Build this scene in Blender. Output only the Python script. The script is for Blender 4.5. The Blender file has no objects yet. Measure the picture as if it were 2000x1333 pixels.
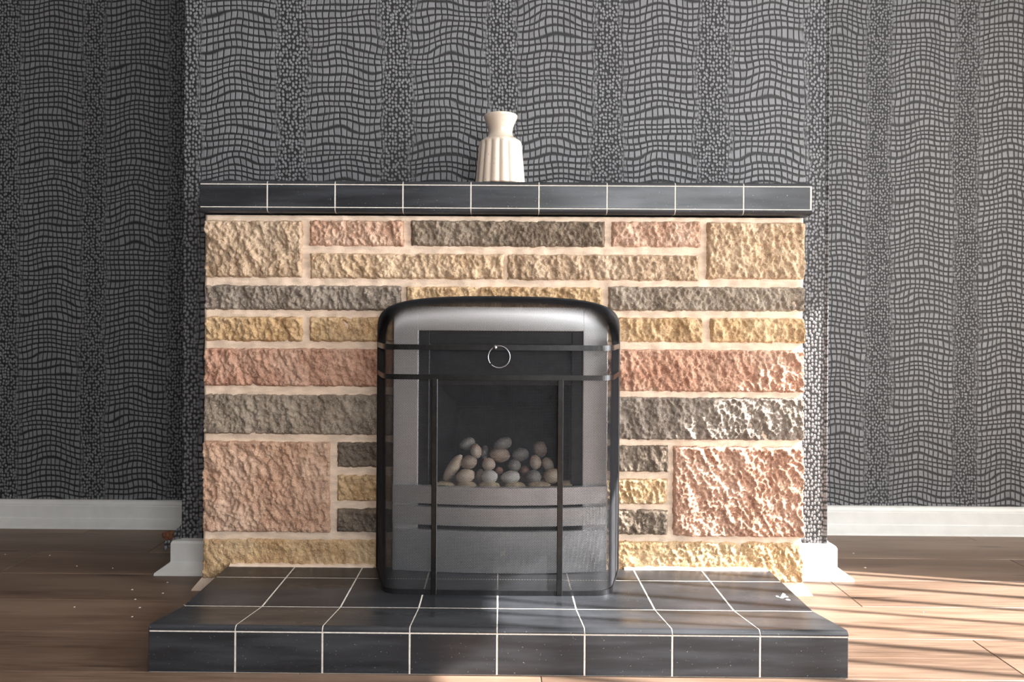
import bpy, bmesh, math, random
import numpy as np
from mathutils import Vector, Matrix, Euler, noise

random.seed(4)
scene = bpy.context.scene
COL = scene.collection

# ------------------------------------------------------------------ camera
F_PX, PX, PY = 1387.0, 968.0, 625.0
YAW, ROLL = math.radians(0.37), math.radians(0.36)
CAM = Vector((0.0, -1.625, 0.626))
M3 = Matrix.Rotation(YAW, 3, 'Z') @ Matrix.Rotation(math.radians(90), 3, 'X') @ Matrix.Rotation(ROLL, 3, 'Z')
cd = bpy.data.cameras.new('camera')
cam = bpy.data.objects.new('camera', cd)
COL.objects.link(cam)
cam.matrix_world = Matrix.Translation(CAM) @ M3.to_4x4()
cd.sensor_width = 36.0
cd.lens = 36.0 * F_PX / 2000.0
cd.shift_x = (1000.0 - PX) / 2000.0
cd.shift_y = (PY - 666.5) / 2000.0
cd.clip_start = 0.02
scene.camera = cam


def P(x, y, Y):
    """photo pixel -> point on the plane at depth Y (Y = 0 is the stone face)"""
    d = M3 @ Vector(((x - PX) / F_PX, -(y - PY) / F_PX, -1.0))
    return CAM + d * ((Y - CAM.y) / d.y)


# ------------------------------------------------------------------ world, sun, window light, exposure
WALL_R, HEAD, JAMB = 2.40, 1.95, -0.075
w = bpy.data.worlds.new('world')
scene.world = w
w.use_nodes = True
bg = w.node_tree.nodes['Background']
bg.inputs[0].default_value = (0.72, 0.85, 1.0, 1)
bg.inputs[1].default_value = 0.9

SUN_DIR = Vector((-1.0, 0.185, -0.738)).normalized()
sd = bpy.data.lights.new('sun_offscreen', 'SUN')
sd.energy = 22.0
sd.angle = math.radians(0.45)
sd.color = (1.0, 0.97, 0.93)
sun = bpy.data.objects.new('sun_offscreen', sd)
COL.objects.link(sun)
sun.rotation_euler = SUN_DIR.to_track_quat('-Z', 'Y').to_euler()
sun.location = (3, -1, 3)


def area(name, loc, rot, sx, sy, power, col):
    d = bpy.data.lights.new(name, 'AREA')
    d.shape = 'RECTANGLE'
    d.size, d.size_y, d.energy, d.color = sx, sy, power, col
    o = bpy.data.objects.new(name, d)
    COL.objects.link(o)
    o.location, o.rotation_euler = loc, rot
    return o


# daylight in the planes of the two window openings (outside the picture)
area('window_right_offscreen', (WALL_R + 0.02, JAMB - 1.15, 1.0), (0, math.radians(90), 0), 1.8, 2.1, 185, (0.95, 0.98, 1.0))
area('window_rear_offscreen', (1.30, -3.67, 1.45), (math.radians(90), 0, 0), 1.7, 1.4, 62, (0.97, 0.985, 1.0))

vs = scene.view_settings
vs.view_transform = 'Standard'
vs.look = 'None'
vs.gamma = 1.0
vs.exposure = 0.32
vs.use_curve_mapping = False

# ------------------------------------------------------------------ helpers


def srgb(r, g, b):
    f = lambda c: (c / 12.92) if c <= 0.04045 else ((c + 0.055) / 1.055) ** 2.4
    return (f(r / 255), f(g / 255), f(b / 255), 1)


class NT:
    def __init__(self, name):
        self.m = bpy.data.materials.new(name)
        self.m.use_nodes = True
        self.t = self.m.node_tree
        self.b = self.t.nodes['Principled BSDF']

    def n(self, typ, **kw):
        nd = self.t.nodes.new(typ)
        for k, v in kw.items():
            setattr(nd, k, v)
        return nd

    def l(self, a, b):
        self.t.links.new(a, b)

    def put(self, sock, v):
        if hasattr(v, 'is_output'):
            self.l(v, sock)
        else:
            sock.default_value = v

    def math(self, op, a, b=0.0, c=0.0):
        nd = self.n('ShaderNodeMath', operation=op)
        for i, v in enumerate((a, b, c)):
            self.put(nd.inputs[i], v)
        return nd.outputs[0]

    def step(self, v, lo, hi, a=0.0, b=1.0):
        nd = self.n('ShaderNodeMapRange', interpolation_type='SMOOTHSTEP')
        self.put(nd.inputs[0], v)
        for i, q in enumerate((lo, hi, a, b)):
            self.put(nd.inputs[1 + i], q)
        return nd.outputs[0]

    def mix(self, f, a, b, blend='MIX'):
        nd = self.n('ShaderNodeMix', data_type='RGBA', blend_type=blend)
        self.put(nd.inputs[0], f)
        self.put(nd.inputs[6], a)
        self.put(nd.inputs[7], b)
        return nd.outputs[2]

    def noise(self, vec, scale, detail=3.0, rough=0.55, dim='3D'):
        nd = self.n('ShaderNodeTexNoise', noise_dimensions=dim)
        self.l(vec, nd.inputs['Vector'])
        nd.inputs['Scale'].default_value = scale
        nd.inputs['Detail'].default_value = detail
        nd.inputs['Roughness'].default_value = rough
        return nd.outputs[0]

    def obj(self):
        return self.n('ShaderNodeTexCoord').outputs['Object']

    def scaled(self, vec, s):
        nd = self.n('ShaderNodeVectorMath', operation='MULTIPLY')
        self.l(vec, nd.inputs[0])
        nd.inputs[1].default_value = s
        return nd.outputs[0]

    def rnd(self):
        return self.n('ShaderNodeObjectInfo').outputs['Random']

    def bump(self, h, strength, dist):
        nd = self.n('ShaderNodeBump')
        nd.inputs['Strength'].default_value = strength
        nd.inputs['Distance'].default_value = dist
        self.l(h, nd.inputs['Height'])
        self.l(nd.outputs[0], self.b.inputs['Normal'])

    def set(self, **kw):
        for k, v in kw.items():
            self.put(self.b.inputs[k.replace('_', ' ')], v)
        return self


def mesh_obj(name, verts, faces, mat, parent=None, smooth=False, loc=None):
    me = bpy.data.meshes.new(name)
    me.from_pydata([tuple(v) for v in verts], [], faces)
    if mat:
        me.materials.append(mat)
    if smooth:
        me.polygons.foreach_set('use_smooth', [True] * len(me.polygons))
    me.update()
    o = bpy.data.objects.new(name, me)
    COL.objects.link(o)
    if parent:
        o.parent = parent
    if loc:
        o.location = loc
    return o


def bm_obj(name, bm, mat, parent=None, smooth=False, loc=None):
    me = bpy.data.meshes.new(name)
    bmesh.ops.recalc_face_normals(bm, faces=bm.faces)
    bm.to_mesh(me)
    bm.free()
    me.materials.append(mat)
    if smooth:
        me.polygons.foreach_set('use_smooth', [True] * len(me.polygons))
    o = bpy.data.objects.new(name, me)
    COL.objects.link(o)
    if parent:
        o.parent = parent
    if loc:
        o.location = loc
    return o


def add_box(bm, a, b, bev=0.0, seg=1):
    r = bmesh.ops.create_cube(bm, size=1.0)
    vs_ = r['verts']
    for v in vs_:
        v.co = Vector([(a[i] + b[i]) / 2 + v.co[i] * (b[i] - a[i]) for i in range(3)])
    if bev:
        es = list({e for v in vs_ for e in v.link_edges})
        bmesh.ops.bevel(bm, geom=es, offset=bev, segments=seg, affect='EDGES', profile=0.5)


def box(name, a, b, mat, parent=None, bev=0.0, seg=1, smooth=False):
    bm = bmesh.new()
    add_box(bm, a, b, bev, seg)
    return bm_obj(name, bm, mat, parent, smooth)


def extrude_x(name, prof, x0, x1, mat, parent=None, smooth=False):
    """closed (y, z) outline pushed along x"""
    n = len(prof)
    v = [(x0, p[0], p[1]) for p in prof] + [(x1, p[0], p[1]) for p in prof]
    f = [[i, (i + 1) % n, n + (i + 1) % n, n + i] for i in range(n)]
    f += [list(range(n))[::-1], list(range(n, 2 * n))]
    bm = bmesh.new()
    bv = [bm.verts.new(q) for q in v]
    for q in f:
        bm.faces.new([bv[i] for i in q])
    return bm_obj(name, bm, mat, parent, smooth)


def sweep(name, prof, path, normals, mat, parent=None):
    """(outward, z) profile swept along a plan path with mitres"""
    n, k = len(prof), len(path)
    v = []
    for (px, py), (nx, ny) in zip(path, normals):
        v += [(px + d * nx, py + d * ny, z) for d, z in prof]
    f = []
    for s in range(k - 1):
        for i in range(n):
            j = (i + 1) % n
            f.append([s * n + i, s * n + j, (s + 1) * n + j, (s + 1) * n + i])
    f += [list(range(n)), list(range((k - 1) * n, k * n))[::-1]]
    bm = bmesh.new()
    bv = [bm.verts.new(q) for q in v]
    for q in f:
        bm.faces.new([bv[i] for i in q])
    return bm_obj(name, bm, mat, parent)


def tube(bm, pts, r, n=8, closed=False):
    m = len(pts)
    rings = []
    for i, p in enumerate(pts):
        a = pts[(i - 1) % m] if (closed or i) else p
        b = pts[(i + 1) % m] if (closed or i < m - 1) else p
        t = (b - a).normalized()
        u = t.cross(Vector((0.13, 1, 0.05))).normalized()
        q = t.cross(u)
        rings.append([bm.verts.new(p + r * (math.cos(2 * math.pi * k / n) * u + math.sin(2 * math.pi * k / n) * q)) for k in range(n)])
    for i in range(m if closed else m - 1):
        A, B = rings[i], rings[(i + 1) % m]
        for k in range(n):
            bm.faces.new((A[k], A[(k + 1) % n], B[(k + 1) % n], B[k]))
    if not closed:
        bm.faces.new(rings[0][::-1])
        bm.faces.new(rings[-1])


def tag(o, label, cat, group=None, kind=None):
    o['label'] = label
    o['category'] = cat
    if group:
        o['group'] = group
    if kind:
        o['kind'] = kind
    return o


def empty(name, loc, label, cat):
    o = bpy.data.objects.new(name, None)
    COL.objects.link(o)
    o.empty_display_size = 0.05
    o['label'] = label
    o['category'] = cat
    return o


# ------------------------------------------------------------------ materials
def mat_wallpaper():
    t = NT('wallpaper')
    sep = t.n('ShaderNodeSeparateXYZ')
    t.l(t.obj(), sep.inputs[0])
    X, Y, Z = sep.outputs
    xx = t.math('ADD', X, t.math('MULTIPLY', t.math('SUBTRACT', Y, 0.137), 1.19))
    com = t.n('ShaderNodeCombineXYZ')
    t.l(xx, com.inputs[0])
    t.l(Z, com.inputs[1])
    uv = com.outputs[0]
    PER = 0.262
    u = t.math('DIVIDE', xx, PER)
    fu = t.math('SUBTRACT', t.math('FRACT', u), 0.5)              # 0 at column centre
    afu = t.math('ABSOLUTE', fu)
    wob = t.math('SUBTRACT', t.noise(t.scaled(uv, (7.0, 9.0, 1)), 1.0, 1.0, dim='2D'), 0.5)
    wob2 = t.math('SUBTRACT', t.noise(t.scaled(uv, (2.2, 30.0, 1)), 1.0, 0.0, dim='2D'), 0.5)
    arch = t.math('MULTIPLY', t.step(afu, 0.0, 0.36), 0.013)
    zz = t.math('ADD', Z, t.math('ADD', arch, t.math('MULTIPLY', wob, 0.036)))
    v = t.math('ADD', t.math('DIVIDE', zz, 0.0165), t.math('MULTIPLY', wob2, 0.75))
    row = t.math('FLOOR', v)
    jit = t.noise(t.scaled(uv, (26.0, 14.0, 1)), 1.0, 0.0, dim='2D')
    rn = t.n('ShaderNodeTexWhiteNoise', noise_dimensions='1D')
    t.l(row, rn.inputs['W'])
    cu = t.math('ADD', t.math('MULTIPLY', u, 18.0), t.math('ADD', t.math('MULTIPLY', jit, 0.8), t.math('MULTIPLY', rn.outputs[0], 0.22)))
    ex = t.math('SUBTRACT', 0.5, t.math('ABSOLUTE', t.math('SUBTRACT', t.math('FRACT', cu), 0.5)))
    ey = t.math('SUBTRACT', 0.5, t.math('ABSOLUTE', t.math('SUBTRACT', t.math('FRACT', v), 0.5)))
    block = t.math('MULTIPLY', t.step(ex, 0.03, 0.17), t.step(ey, 0.05, 0.26))
    vor = t.n('ShaderNodeTexVoronoi', voronoi_dimensions='2D', feature='F1')
    t.l(t.scaled(uv, (1.15, 1.0, 1)), vor.inputs['Vector'])
    vor.inputs['Scale'].default_value = 105.0
    vor.inputs['Randomness'].default_value = 0.62
    peb = t.step(vor.outputs['Distance'], 0.22, 0.56, 1.0, 0.0)
    dcol = t.math('ADD', t.math('SUBTRACT', 0.5, afu), t.math('MULTIPLY', wob, 0.16))
    wgt = t.step(dcol, 0.09, 0.19, 1.0, 0.0)
    m = t.math('ADD', t.math('MULTIPLY', block, t.math('SUBTRACT', 1.0, wgt)), t.math('MULTIPLY', t.math('MULTIPLY', peb, 0.95), wgt))
    cellr = t.n('ShaderNodeTexWhiteNoise', noise_dimensions='2D')
    cc = t.n('ShaderNodeCombineXYZ')
    t.l(t.math('FLOOR', cu), cc.inputs[0])
    t.l(row, cc.inputs[1])
    t.l(cc.outputs[0], cellr.inputs[0])
    speck = t.noise(uv, 700.0, 2.0, dim='2D')
    tone = t.math('MULTIPLY', t.math('ADD', 0.8, t.math('MULTIPLY', cellr.outputs[0], 0.35)), t.math('ADD', 0.75, t.math('MULTIPLY', speck, 0.5)))
    mm = t.math('MULTIPLY', m, tone)
    col = t.mix(mm, (0.012, 0.012, 0.013, 1), (0.172, 0.174, 0.184, 1))
    t.set(Base_Color=col, Roughness=t.math('SUBTRACT', 0.60, t.math('MULTIPLY', m, 0.16)))
    t.b.inputs['Specular IOR Level'].default_value = 0.45
    t.bump(m, 0.9, 0.0022)
    return t.m


def mat_stone(name, dark, mid, light):
    t = NT(name)
    g = t.n('ShaderNodeNewGeometry').outputs['Position']
    a = t.noise(g, 38.0, 4.0, 0.6)
    b = t.noise(g, 420.0, 3.0, 0.7)
    c = t.noise(g, 9.0, 2.0)
    col = t.mix(t.step(a, 0.32, 0.68), dark, mid)
    col = t.mix(t.math('MULTIPLY', t.step(b, 0.42, 0.75), 0.65), col, light)
    col = t.mix(t.step(c, 0.35, 0.75, 0.0, 0.35), col, light)
    r = t.rnd()
    col = t.mix(1.0, col, t.mix(r, (0.88, 0.88, 0.9, 1), (1.06, 1.04, 1.0, 1)), 'MULTIPLY')
    t.set(Base_Color=col, Roughness=0.9)
    t.b.inputs['Specular IOR Level'].default_value = 0.2
    h = t.math('ADD', t.math('MULTIPLY', t.noise(g, 260.0, 4.0, 0.65), 0.6), t.math('MULTIPLY', t.noise(g, 90.0, 3.0), 0.8))
    t.bump(h, 1.0, 0.006)
    return t.m


def mat_mortar(name='mortar', base=(230, 206, 184)):
    t = NT(name)
    g = t.n('ShaderNodeNewGeometry').outputs['Position']
    a = t.noise(t.scaled(g, (0.25, 1, 1)), 60.0, 4.0, 0.6)
    c0 = srgb(*base)
    d = tuple(q * 0.78 for q in c0[:3]) + (1,)
    t.set(Base_Color=t.mix(t.step(a, 0.35, 0.65), d, c0), Roughness=0.9)
    t.b.inputs['Specular IOR Level'].default_value = 0.2
    t.bump(t.noise(g, 300.0, 4.0), 0.4, 0.002)
    return t.m


def mat_tile():
    t = NT('black_glazed_tile')
    g = t.n('ShaderNodeNewGeometry').outputs['Position']
    sp = t.step(t.noise(g, 330.0, 1.0), 0.755, 0.79)
    sm = t.noise(t.scaled(g, (3.0, 8.0, 30.0)), 1.6, 4.0)
    base = t.mix(t.step(sm, 0.35, 0.8), (0.020, 0.021, 0.024, 1), (0.046, 0.049, 0.056, 1))
    base = t.mix(t.math('MULTIPLY', sp, 0.55), base, (0.5, 0.48, 0.45, 1))
    rg = t.step(t.noise(t.scaled(g, (1.0, 4.0, 6.0)), 5.0, 3.0), 0.3, 0.75, 0.26, 0.42)
    t.set(Base_Color=base, Roughness=rg)
    t.b.inputs['Specular IOR Level'].default_value = 0.42
    t.bump(t.noise(g, 14.0, 1.0), 0.05, 0.004)
    return t.m


def mat_wood():
    t = NT('laminate_oak')
    o = t.obj()
    r = t.rnd()
    off = t.n('ShaderNodeCombineXYZ')
    t.l(t.math('MULTIPLY', r, 37.0), off.inputs[0])
    t.l(t.math('MULTIPLY', r, 11.0), off.inputs[1])
    ad = t.n('ShaderNodeVectorMath', operation='ADD')
    t.l(o, ad.inputs[0])
    t.l(off.outputs[0], ad.inputs[1])
    p = ad.outputs[0]
    fine = t.noise(t.scaled(p, (7.0, 190.0, 1)), 1.0, 5.0, 0.6)
    broad = t.noise(t.scaled(p, (1.6, 14.0, 1)), 1.0, 4.0, 0.55)
    knot = t.noise(t.scaled(p, (2.2, 26.0, 1)), 1.0, 3.0, 0.6)
    col = t.mix(t.step(fine, 0.3, 0.72), srgb(98, 78, 65), srgb(134, 111, 95))
    col = t.mix(t.step(broad, 0.35, 0.72, 0.0, 0.6), col, srgb(158, 135, 118))
    col = t.mix(t.step(knot, 0.62, 0.74, 0.0, 0.75), col, srgb(58, 42, 33))
    col = t.mix(1.0, col, t.mix(r, (0.68, 0.655, 0.63, 1), (0.92, 0.885, 0.85, 1)), 'MULTIPLY')
    t.set(Base_Color=col, Roughness=t.step(fine, 0.2, 0.8, 0.36, 0.5))
    t.b.inputs['Specular IOR Level'].default_value = 0.4
    t.bump(fine, 0.12, 0.0008)
    return t.m


def mat_plain(name, col, rough=0.5, metal=0.0, spec=0.5, noise_amt=0.12, nscale=40.0, bump=0.0):
    t = NT(name)
    g = t.n('ShaderNodeNewGeometry').outputs['Position']
    a = t.noise(g, nscale, 4.0)
    c0 = tuple(col[:3]) + (1,)
    c1 = tuple(q * (1 - noise_amt) for q in col[:3]) + (1,)
    t.set(Base_Color=t.mix(t.step(a, 0.3, 0.7), c1, c0), Roughness=rough, Metallic=metal)
    t.b.inputs['Specular IOR Level'].default_value = spec
    if bump:
        t.bump(a, bump, 0.002)
    return t.m


def mat_brushed(name, col, rough):
    t = NT(name)
    g = t.n('ShaderNodeNewGeometry').outputs['Position']
    a = t.noise(t.scaled(g, (4.0, 4.0, 400.0)), 1.0, 3.0)
    b = t.noise(g, 12.0, 3.0)
    t.set(Base_Color=t.mix(a, tuple(q * 0.85 for q in col) + (1,), tuple(col) + (1,)),
          Roughness=rough, Metallic=0.6)
    return t.m


def mat_pebble(name, a, b, c, scale=38.0, rot=(0.3, 0.5, 0.2)):
    t = NT(name)
    o = t.obj()
    mp = t.n('ShaderNodeMapping')
    mp.inputs['Rotation'].default_value = rot
    mp.inputs['Scale'].default_value = (0.5, 0.8, 1.6)
    t.l(o, mp.inputs[0])
    n1 = t.noise(mp.outputs[0], scale, 3.0, 0.6)
    n2 = t.noise(o, 260.0, 3.0)
    col = t.mix(t.step(n1, 0.42, 0.56), a, b)
    col = t.mix(t.step(n1, 0.59, 0.71), col, c)
    col = t.mix(t.step(n2, 0.3, 0.8, 0.0, 0.25), col, (0.8, 0.78, 0.74, 1))
    t.set(Base_Color=col, Roughness=0.75)
    t.bump(n2, 0.3, 0.001)
    return t.m


def mat_vase():
    t = NT('cream_glaze')
    o = t.obj()
    s = t.step(t.noise(o, 230.0, 1.0), 0.70, 0.76)
    big = t.noise(t.scaled(o, (1, 1, 0.5)), 22.0, 3.0)
    base = t.mix(t.step(big, 0.3, 0.75), (0.66, 0.55, 0.45, 1), (0.72, 0.63, 0.54, 1))
    t.set(Base_Color=t.mix(t.math('MULTIPLY', s, 0.7), base, (0.36, 0.21, 0.12, 1)), Roughness=0.22)
    t.b.inputs['Coat Weight'].default_value = 0.4
    t.b.inputs['Coat Roughness'].default_value = 0.1
    return t.m


PAPER = mat_wallpaper()
STONE = {
    'beige': mat_stone('beige_sandstone', srgb(168, 138, 108), srgb(208, 178, 146), srgb(240, 220, 196)),
    'pink': mat_stone('pink_sandstone', srgb(168, 124, 100), srgb(206, 166, 140), srgb(240, 216, 196)),
    'red': mat_stone('red_sandstone', srgb(160, 112, 90), srgb(198, 152, 128), srgb(236, 208, 188)),
    'grey': mat_stone('grey_sandstone', srgb(110, 98, 88), srgb(150, 136, 122), srgb(200, 188, 174)),
    'dark': mat_stone('brown_grey_sandstone', srgb(92, 80, 70), srgb(132, 116, 100), srgb(178, 164, 148)),
    'yellow': mat_stone('yellow_sandstone', srgb(164, 126, 84), srgb(208, 172, 128), srgb(240, 218, 186)),
}
MORTAR = mat_mortar()
GROUT = mat_plain('white_grout', srgb(232, 224, 214), 0.85, nscale=160, noise_amt=0.22, spec=0.2, bump=0.2)
TILE = mat_tile()
WOOD = mat_wood()
WHITE = mat_plain('white_gloss_paint', srgb(212, 211, 208), 0.38, nscale=25, noise_amt=0.07, bump=0.05)
CREAM = mat_plain('cream_paint', srgb(236, 214, 194), 0.6, nscale=60, noise_amt=0.1, bump=0.15)
PLASTER = mat_plain('white_plaster', srgb(216, 212, 206), 0.9, spec=0.2, bump=0.05)
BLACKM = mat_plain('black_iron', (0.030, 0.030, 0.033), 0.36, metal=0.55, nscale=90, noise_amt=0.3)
BANDM = mat_plain('black_band_steel', (0.055, 0.054, 0.054), 0.30, metal=0.9, nscale=90, noise_amt=0.25)
MESHM = mat_plain('mesh_steel', (0.058, 0.058, 0.064), 0.46, metal=0.3, nscale=50, noise_amt=0.25)
STEEL = mat_brushed('satin_steel', (0.80, 0.785, 0.79), 0.34)
RINGM = mat_plain('pewter', (0.34, 0.34, 0.36), 0.28, metal=1.0, nscale=90, noise_amt=0.2)
SOOT = mat_plain('sooty_black', (0.010, 0.010, 0.011), 0.55, nscale=30, noise_amt=0.4)
FIREBRICK = mat_plain('dark_fire_lining', (0.018, 0.018, 0.019), 0.8, nscale=70, noise_amt=0.4, bump=0.3)
CERAMIC = mat_plain('ceramic_bed', srgb(226, 204, 170), 0.9, nscale=60, noise_amt=0.35, bump=0.5)
BLIND = mat_plain('blind_fabric', srgb(222, 218, 210), 0.9, spec=0.1)

# ------------------------------------------------------------------ the room shell
YB, YC = 0.509, 0.137                    # alcove wall and chimney breast planes
XL, XR, YF, ZT = -2.45, WALL_R, -3.65, 2.5
CL, CR = P(358, 560, YC).x, P(1617, 560, YC).x
OPX0, OPX1, OPZ = -0.205, 0.205, 0.612   # opening behind the fire


def quads(name, qs, mat):
    v, f = [], []
    for q in qs:
        f.append(list(range(len(v), len(v) + 4)))
        v += q
    return mesh_obj(name, v, f, mat)


def slab(name, a, b, mat, label, cat):
    return tag(box(name, a, b, mat), label, cat, kind='structure')


slab('wall_back_left', (XL, YB, 0), (CL, YB + 0.12, ZT), PAPER, 'dark crocodile-print wallpapered alcove wall, the one in deep shade', 'wall')
slab('wall_back_right', (CR, YB, 0), (XR, YB + 0.12, ZT), PAPER, 'grey crocodile-print wallpapered alcove wall beside the sunlit floor', 'wall')
slab('wall_left', (XL - 0.12, YF, 0), (XL, YB + 0.12, ZT), PAPER, 'dark wallpapered side wall of the room', 'wall')
slab('ceiling', (XL - 0.12, YF - 0.12, ZT), (XR + 0.12, YB + 0.12, ZT + 0.1), PLASTER, 'white plaster ceiling of the room', 'ceiling')

# chimney breast with the fire opening
bm = bmesh.new()
add_box(bm, (CL, YC, 0), (OPX0, YB + 0.12, ZT))
add_box(bm, (OPX1, YC, 0), (CR, YB + 0.12, ZT))
add_box(bm, (OPX0, YC, OPZ), (OPX1, YB + 0.12, ZT))
add_box(bm, (OPX0, YB - 0.05, 0), (OPX1, YB + 0.12, OPZ))
breast = tag(bm_obj('wall_chimney_breast', bm, PAPER), 'projecting chimney breast papered in grey crocodile-print wallpaper', 'wall', kind='structure')
bm = bmesh.new()
tube(bm, [Vector((CR - 0.0012, YC + 0.0004, 0.075 + (ZT - 0.076) * i / 8)) for i in range(9)], 0.0030, 12)
edge = bm_obj('wallpaper_edge', bm, PAPER, breast, True)
edge['label'] = 'rounded raised wallpaper edge along the corner'
# torn, curled strip of paper at the foot of the breast
def flap():
    v, f = [], []
    n = 9
    for i in range(n):
        q = i / (n - 1)
        a = q * 2.4
        x = CL - 0.034 * math.sin(min(a, 1.7)) * (q ** 0.6)
        y = YC - 0.004 - 0.010 * (1 - math.cos(a))
        for j in range(5):
            z = 0.112 - 0.042 * q + (j / 4 - 1) * (0.040 - 0.022 * q) + 0.004 * noise.noise(Vector((i * 0.9, j * 1.3, 0)))
            v.append((x + 0.003 * noise.noise(Vector((i, j, 4.0))), y, z))
    for i in range(n - 1):
        for j in range(4):
            f.append([i * 5 + j, i * 5 + j + 1, (i + 1) * 5 + j + 1, (i + 1) * 5 + j])
    o = mesh_obj('torn_wallpaper', v, f, PAPER, None, True)
    md = o.modifiers.new('t', 'SOLIDIFY')
    md.thickness = 0.0012
    tag(o, 'curled torn strip of dark wallpaper above the short skirting return', 'wallpaper')
    root = o
    v, f = [], []
    bm = bmesh.new()
    bmesh.ops.create_icosphere(bm, subdivisions=2, radius=0.011)
    for q in bm.verts:
        q.co = Vector((q.co.x * 1.5, q.co.y * 0.8, q.co.z)) * (1 + 0.5 * noise.noise(q.co * 140))
    o = bm_obj('crumbled_plaster', bm, mat_plain('brown_plaster', srgb(112, 68, 46), 0.9, nscale=200, noise_amt=0.6, bump=0.5), root, False, (CL - 0.026, YC - 0.012, 0.088))
    o['label'] = 'crumbled brown plaster'


flap()

# right wall with the tall glazed opening the sun comes through
bm = bmesh.new()
J2 = JAMB - 2.3
add_box(bm, (XR, JAMB, 0), (XR + 0.12, YB + 0.12, ZT))
add_box(bm, (XR, J2, HEAD), (XR + 0.12, JAMB, ZT))
add_box(bm, (XR, YF - 0.12, 0), (XR + 0.12, J2, ZT))
tag(bm_obj('wall_right', bm, PLASTER), 'pale side wall with the tall garden door opening', 'wall', kind='structure')
bm = bmesh.new()
for yy in (JAMB, JAMB - 0.05 - 2.2):
    add_box(bm, (XR + 0.03, yy - 0.05, 0), (XR + 0.10, yy, HEAD))
add_box(bm, (XR + 0.03, JAMB - 2.2, HEAD - 0.03), (XR + 0.10, JAMB - 0.05, HEAD))
tag(bm_obj('window_1', bm, WHITE), 'white frame of the tall garden door with vertical blinds', 'window', kind='structure')
bl = empty('vertical_blind', None, 'pale vertical blind of fabric slats hung in the garden door', 'blind')
bl.location = (XR - 0.05, JAMB - 1.1, HEAD)
box('head_rail', (-0.03, -1.1, -0.03), (0.03, 1.05, 0.01), WHITE, bl)
sl_me = None
az = math.atan2(-SUN_DIR.y, -SUN_DIR.x)
for i in range(26):
    if sl_me is None:
        o = box('slat', (-0.0445, -0.0006, -HEAD + 0.02), (0.0445, 0.0006, -0.03), BLIND, bl)
        sl_me = o.data
    else:
        o = bpy.data.objects.new('slat', sl_me)
        COL.objects.link(o)
        o.parent = bl
    o.location = (0, 1.045 - i * 0.0825, 0)
    o.rotation_euler = (0, 0, az + math.radians(9.5 + 1.5 * math.sin(i * 1.7)))

# rear wall with the window that lights the room from behind the camera
bm = bmesh.new()
add_box(bm, (XL - 0.12, YF - 0.12, 0), (0.40, YF, ZT))
add_box(bm, (2.2, YF - 0.12, 0), (XR + 0.12, YF, ZT))
add_box(bm, (0.40, YF - 0.12, 0), (2.2, YF, 0.72))
add_box(bm, (0.40, YF - 0.12, 2.18), (2.2, YF, ZT))
tag(bm_obj('wall_front', bm, PAPER), 'dark papered wall opposite the fireplace with a wide window', 'wall', kind='structure')
bm = bmesh.new()
for a in (0.40, 1.28, 2.15):
    add_box(bm, (a, YF - 0.09, 0.72), (a + 0.05, YF - 0.03, 2.18))
for a in (0.72, 2.13):
    add_box(bm, (0.40, YF - 0.09, a), (2.2, YF - 0.03, a + 0.05))
tag(bm_obj('window_2', bm, WHITE), 'white frame of the wide window opposite the fireplace', 'window', kind='structure')

# floor: sub-floor and laminate planks
floor = tag(box('floor', (XL, YF, -0.06), (XR, YB, -0.0085), WOOD), 'brown oak laminate plank floor running along the fireplace wall', 'floor', kind='structure')
edges = [0.582, 0.4215, 0.262, 0.101, -0.058, -0.217, -0.377]
while edges[-1] > YF:
    edges.append(edges[-1] - 0.1595)
joints = {0: 1.37, 1: 0.35, 2: -1.22, 3: 0.80, 4: 1.9, 5: -0.35, 6: 0.075}
rng = random.Random(2)
for r in range(len(edges) - 1):
    y1, y0 = min(edges[r], YB), max(edges[r + 1], YF)
    if y1 - y0 < 0.01:
        continue
    jx = joints.get(r, rng.uniform(-1, 1))
    xs = sorted([jx + k * 1.285 for k in range(-5, 6) if XL + 0.05 < jx + k * 1.285 < XR - 0.05])
    xs = [XL] + xs + [XR]
    for a, b in zip(xs[:-1], xs[1:]):
        bm = bmesh.new()
        hx, hy = (b - a) / 2, (y1 - y0) / 2
        e = 0.0004
        add_box(bm, (-hx + e, -hy + e, -0.008), (hx - e, hy - e, 0.0), 0.0013)
        bm_obj('plank', bm, WOOD, floor, False, ((a + b) / 2, (y0 + y1) / 2, 0))

# skirting boards
SK = [(0, 0), (0.047, 0), (0.046, 0.006), (0.025, 0.020), (0.020, 0.0235), (0.019, 0.026), (0.019, 0.060), (0.0165, 0.0625), (0.0165, 0.066), (0.013, 0.073), (0.008, 0.0765), (0, 0.0765)]
SK2 = [(0, 0), (0.047, 0), (0.046, 0.006), (0.025, 0.020), (0.020, 0.0235), (0.019, 0.026), (0.019, 0.070), (0.016, 0.0755), (0, 0.0775)]
tag(sweep('baseboard_back_left', SK, [(XL, YB), (CL - 0.019, YB)], [(0, -1), (0, -1)], WHITE), 'white moulded skirting board along the dark alcove wall', 'skirting', kind='structure')
tag(sweep('baseboard_back_right', SK, [(CR + 0.019, YB), (XR, YB)], [(0, -1), (0, -1)], WHITE), 'white moulded skirting board behind the sunlit floor', 'skirting', kind='structure')
SL, SR = P(398, 780, 0).x, P(1568, 780, 0).x
tag(sweep('baseboard_chimney_left', SK2, [(SL + 0.004, YC), (CL, YC), (CL, YB)], [(0, -1), (-1, -1), (-1, 0)], WHITE), 'short white skirting return at the chimney corner by the torn wallpaper', 'skirting', kind='structure')
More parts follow.
